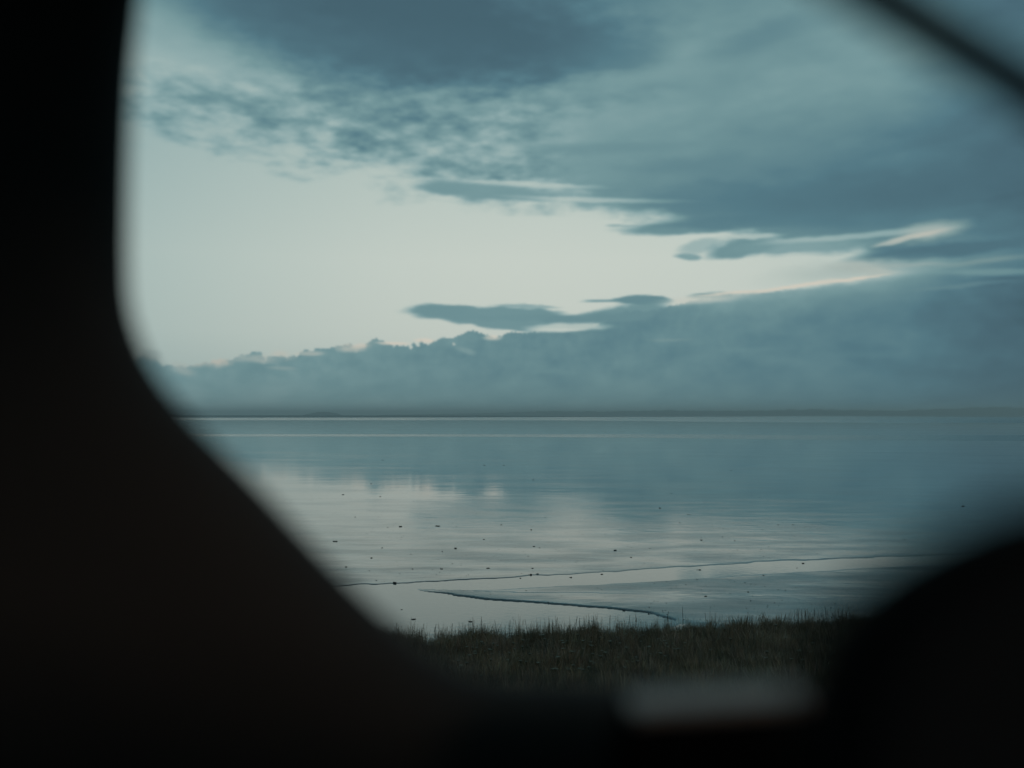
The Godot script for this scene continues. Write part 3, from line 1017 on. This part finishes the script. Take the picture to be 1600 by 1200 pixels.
	var bits := [Vector3(-17.16, -122.03, 0.339), Vector3(-0.99, -109.69, 0.305), Vector3(-3.27, -109.69, 0.229), Vector3(1.94, -85.00, 0.177), Vector3(-12.68, -69.40, 0.241), Vector3(-9.66, -67.78, 0.141), Vector3(-12.23, -80.29, 0.167), Vector3(-9.19, -54.26, 0.113), Vector3(-5.97, -49.63, 0.172), Vector3(-4.00, -49.91, 0.277), Vector3(-6.62, -49.35, 0.069), Vector3(-2.98, -49.63, 0.069), Vector3(-0.59, -50.49, 0.105), Vector3(1.00, -48.25, 0.134), Vector3(-1.35, -44.56, 0.093), Vector3(-8.37, -43.88, 0.244), Vector3(-2.53, -41.59, 0.144), Vector3(-3.06, -40.62, 0.085), Vector3(-5.86, -41.78, 0.087), Vector3(-3.08, -38.47, 0.053), Vector3(-2.40, -37.32, 0.078), Vector3(-6.56, -36.54, 0.152), Vector3(-0.93, -36.24, 0.227), Vector3(-2.74, -36.09, 0.125), Vector3(-3.89, -36.09, 0.100), Vector3(-5.49, -35.65, 0.074), Vector3(-4.91, -33.60, 0.070), Vector3(-4.18, -33.09, 0.161), Vector3(0.67, -34.80, 0.145), Vector3(0.80, -36.24, 0.101), Vector3(0.48, -31.65, 0.066), Vector3(0.31, -34.12, 0.071), Vector3(-2.90, -27.31, 0.190), Vector3(-1.23, -26.98, 0.206), Vector3(-3.42, -28.65, 0.080), Vector3(1.16, -29.62, 0.062), Vector3(-5.90, -38.81, 0.135), Vector3(-4.35, -39.88, 0.083), Vector3(0.96, -34.94, 0.121), Vector3(2.15, -34.25, 0.119), Vector3(0.99, -42.19, 0.146), Vector3(1.24, -41.78, 0.087), Vector3(1.95, -54.26, 0.075), Vector3(-0.60, -54.26, 0.075), Vector3(57.61, -184.23, 0.384), Vector3(23.60, -99.62, 0.208), Vector3(10.49, -84.18, 0.117), Vector3(12.15, -70.52, 0.098), Vector3(9.50, -59.44, 0.165), Vector3(10.58, -55.65, 0.077), Vector3(10.70, -55.65, 0.077), Vector3(9.31, -51.38, 0.107), Vector3(7.97, -49.91, 0.069), Vector3(14.52, -50.49, 0.105), Vector3(15.32, -50.49, 0.070), Vector3(13.04, -48.25, 0.067), Vector3(9.07, -44.33, 0.123), Vector3(10.34, -45.49, 0.063), Vector3(10.60, -44.11, 0.092), Vector3(6.18, -41.59, 0.087), Vector3(4.56, -41.00, 0.171), Vector3(7.22, -35.94, 0.200), Vector3(5.01, -38.99, 0.081), Vector3(3.38, -34.94, 0.121), Vector3(9.40, -34.66, 0.072), Vector3(8.85, -32.47, 0.068), Vector3(6.40, -30.66, 0.085), Vector3(8.00, -31.43, 0.065), Vector3(3.43, -28.47, 0.119), Vector3(4.25, -28.84, 0.060), Vector3(4.13, -28.01, 0.097), Vector3(11.77, -37.48, 0.104), Vector3(11.18, -36.39, 0.076), Vector3(18.01, -67.25, 0.093), Vector3(29.68, -96.31, 0.134), Vector3(29.60, -60.69, 0.295), Vector3(18.87, -44.56, 0.093)]
	var said := {22: "largest dark clump of seaweed on the open mud above the creek", 61: "dark clump of seaweed on the far edge of the creek, right of centre", 21: "dark clump of seaweed on the mud beside the sloping dark frame", 32: "long dark clump lying in the creek just above the grass, left one of two", 33: "long dark clump lying in the creek just above the grass, right one of two", 75: "lone dark clump far out on the mud at the right", 70: "dark stone at the end of the cut bank where the creek meets the grass", 68: "dark lump on the cut bank of the mud tongue", 9: "thin flat streak of seaweed on the bright wet mud", 15: "leftmost flat streak of seaweed beside the dark frame", 27: "dark clump on the far edge of the creek at its left end", 45: "dark speck far out on the dark water at right of centre"}
	for i in bits.size():
		var p: Vector3 = bits[i]
		var y := maxf(mud_height(p.x, p.y), -0.012) if p.y > near_end else 0.0
		p.z *= 1.0
		var o := obj("seaweed_clump", shapes[rng.randi() % 5], wrack)
		o.position = Vector3(p.x, y - 0.01 * p.z, p.y)
		o.rotation.y = rng.randf_range(-0.5, 0.5)
		var tall := rng.randf_range(0.8, 1.3)
		o.scale = Vector3(p.z, p.z * tall * (0.6 if p.z > 0.18 else 1.0), p.z)
		tag(o, said.get(i, ""), "seaweed", "seaweed clumps scattered over the mudflat")
		clumps.append(o)
	label_clumps(clumps)
	var specks := []
	for i in 3600:
		var d := 23.0 + pow(rng.randf(), 1.6) * 60.0
		var x := rng.randf_range(-0.42, 0.62) * d
		if n_mud2.get_noise_2d(x * 2.0, d * 2.0) + rng.randf_range(-0.4, 0.4) < 0.0:
			continue
		var y := mud_height(x, -d) if -d > near_end else 0.0
		if y < -0.01:
			continue
		var s := rng.randf_range(0.02, 0.062)
		specks.append([Transform3D(Basis(Vector3.UP, rng.randf() * TAU).scaled(Vector3(s, s, s)), Vector3(x, y, -d)), Color.WHITE * rng.randf_range(0.7, 1.6)])
	var grit := paint(Color(0.03, 0.028, 0.024), 0.7, 0.3)
	grit.vertex_color_use_as_albedo = true
	scatter("shell_grit", shapes[2], grit, specks, "fine dark specks of shell and weed over the mud", "shells")

	car()


func car() -> void:
	var car_root := thing("car", Vector3(0, EYE, 0))
	tag(car_root, "dark blurred car interior framing the view with window edge, thin pillar and dashboard", "car")
	var trim := paint(Color(0.04, 0.033, 0.029), 0.8, 0.3)
	var black := paint(Color(0.012, 0.012, 0.012), 0.8, 0.25)
	# window edge: left post, sloping corner, sill; closed round the front and the top beyond the view
	var inner := smooth_line([Vector2(-0.2785, 0.3542), Vector2(-0.2803, 0.3103), Vector2(-0.2852, 0.2521), Vector2(-0.2868, 0.1895), Vector2(-0.2867, 0.1177), Vector2(-0.2843, 0.0819), Vector2(-0.2759, 0.0534), Vector2(-0.2633, 0.0293), Vector2(-0.2417, 0.0014), Vector2(-0.2169, -0.0236), Vector2(-0.1883, -0.0518), Vector2(-0.1598, -0.0822), Vector2(-0.1314, -0.1126), Vector2(-0.1031, -0.1405), Vector2(-0.0834, -0.1573), Vector2(-0.0646, -0.1721), Vector2(-0.0444, -0.1842), Vector2(-0.021, -0.1925), Vector2(0.014, -0.1962), Vector2(0.0935, -0.1971)], 4)
	inner.append_array(smooth_line([Vector2(0.2, -0.201), Vector2(0.5, -0.195), Vector2(0.585, -0.18), Vector2(0.62, -0.14), Vector2(0.63, 0.0), Vector2(0.625, 0.29), Vector2(0.60, 0.33), Vector2(0.55, 0.345), Vector2(0.0, 0.35), Vector2(-0.22, 0.35), Vector2(-0.26, 0.345)], 4))
	obj("window_frame", ring(inner, [Vector2(0.75, -0.71), Vector2(0.03, -0.71), Vector2(0.008, -0.70), Vector2(0.0, -0.685), Vector2(0.001, -0.667), Vector2(0.007, -0.65), Vector2(0.02, -0.633), Vector2(0.04, -0.618), Vector2(0.07, -0.606), Vector2(0.11, -0.598), Vector2(0.16, -0.594), Vector2(0.75, -0.59), Vector2(0.75, -0.71)]), trim, car_root)
	# thin pillar across the top right
	var bar := Build.new()
	var bar_line := [Vector2(-0.192, 0.3827), Vector2(0.1484, 0.1643), Vector2(0.2023, 0.1296), Vector2(0.3754, 0.0185)]
	bar.tube([Vector3(bar_line[0].x, bar_line[0].y, -0.36), Vector3(bar_line[1].x, bar_line[1].y, -0.36), Vector3(bar_line[2].x, bar_line[2].y, -0.36), Vector3(bar_line[3].x, bar_line[3].y, -0.36), Vector3(0.67, -0.12, -0.595)], [0.0095, 0.0095, 0.0095, 0.0095, 0.0095], 10)
	var pillar := obj("windscreen_pillar", bar.mesh(), black, car_root)
	pillar.name = "windscreen_pillar"
	# dashboard
	var hump := smooth_line([Vector2(0.082, -0.1565), Vector2(0.0833, -0.1021), Vector2(0.0846, -0.0819), Vector2(0.0869, -0.0709), Vector2(0.0907, -0.0626), Vector2(0.0968, -0.0547), Vector2(0.1047, -0.0478), Vector2(0.1141, -0.0412), Vector2(0.125, -0.0352), Vector2(0.137, -0.0299), Vector2(0.1494, -0.0256), Vector2(0.1776, -0.02)], 4)
	hump.append_array(PackedVector2Array([Vector2(0.42, -0.025), Vector2(0.86, -0.05), Vector2(0.86, -0.55), Vector2(0.0836, -0.55)]))
	obj("dashboard", slab(hump, -0.245, -0.29, 0.018), black, car_root)
	var fabric := paint(Color(0.012, 0.012, 0.012), 1.0, 0.0)
	# armrest with a glossy strip on top
	obj("armrest", box(Vector3(0.062, -0.30, -0.60), Vector3(0.196, -0.187, -0.552), 0.01), fabric, car_root)
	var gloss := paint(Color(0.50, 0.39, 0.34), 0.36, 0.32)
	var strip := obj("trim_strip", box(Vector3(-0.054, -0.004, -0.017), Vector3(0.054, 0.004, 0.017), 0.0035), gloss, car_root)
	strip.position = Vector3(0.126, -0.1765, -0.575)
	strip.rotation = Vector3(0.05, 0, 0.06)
	# shell behind and around the viewer
	obj("roof", box(Vector3(-1.0, 0.36, -0.72), Vector3(0.86, 0.42, 0.80), 0.02), black, car_root)
	obj("floor", box(Vector3(-1.0, -1.08, -0.72), Vector3(1.2, -1.02, 0.80), 0.02), black, car_root)
	obj("rear_panel", box(Vector3(-1.05, -1.02, -0.60), Vector3(-0.99, 0.36, 0.74), 0.02), black, car_root)
	obj("side_panel", box(Vector3(-0.985, -1.015, 0.742), Vector3(1.17, -0.12, 0.80), 0.02), black, car_root)
	obj("side_post", box(Vector3(0.80, -0.13, 0.745), Vector3(0.85, 0.37, 0.795), 0.015), black, car_root)
	obj("front_panel", box(Vector3(1.1, -1.02, -0.60), Vector3(1.16, -0.08, 0.74), 0.02), black, car_root)


func ring(line: PackedVector2Array, prof: Array) -> ArrayMesh:   # a profile (offset outwards, depth) swept round a closed line
	var b := Build.new()
	var n := line.size()
	var mid := Vector2.ZERO
	for p in line:
		mid += p / n
	for i in n:
		var p := (line[i] - line[(i + n - 1) % n]).normalized()
		var q := (line[(i + 1) % n] - line[i]).normalized()
		var m := (p + q).normalized()
		var out := Vector2(-m.y, m.x)
		if out.dot(line[i] - mid) < 0.0:
			out = -out
		for k in prof.size():
			b.add(Vector3(clampf(line[i].x + out.x * prof[k].x, -1.04, 1.14), clampf(line[i].y + out.y * prof[k].x, -1.05, 0.40), prof[k].y))
	var w := prof.size()
	for i in n:
		var j := (i + 1) % n
		for k in w - 1:
			b.quad(i * w + k, i * w + k + 1, j * w + k + 1, j * w + k)
	return b.mesh()
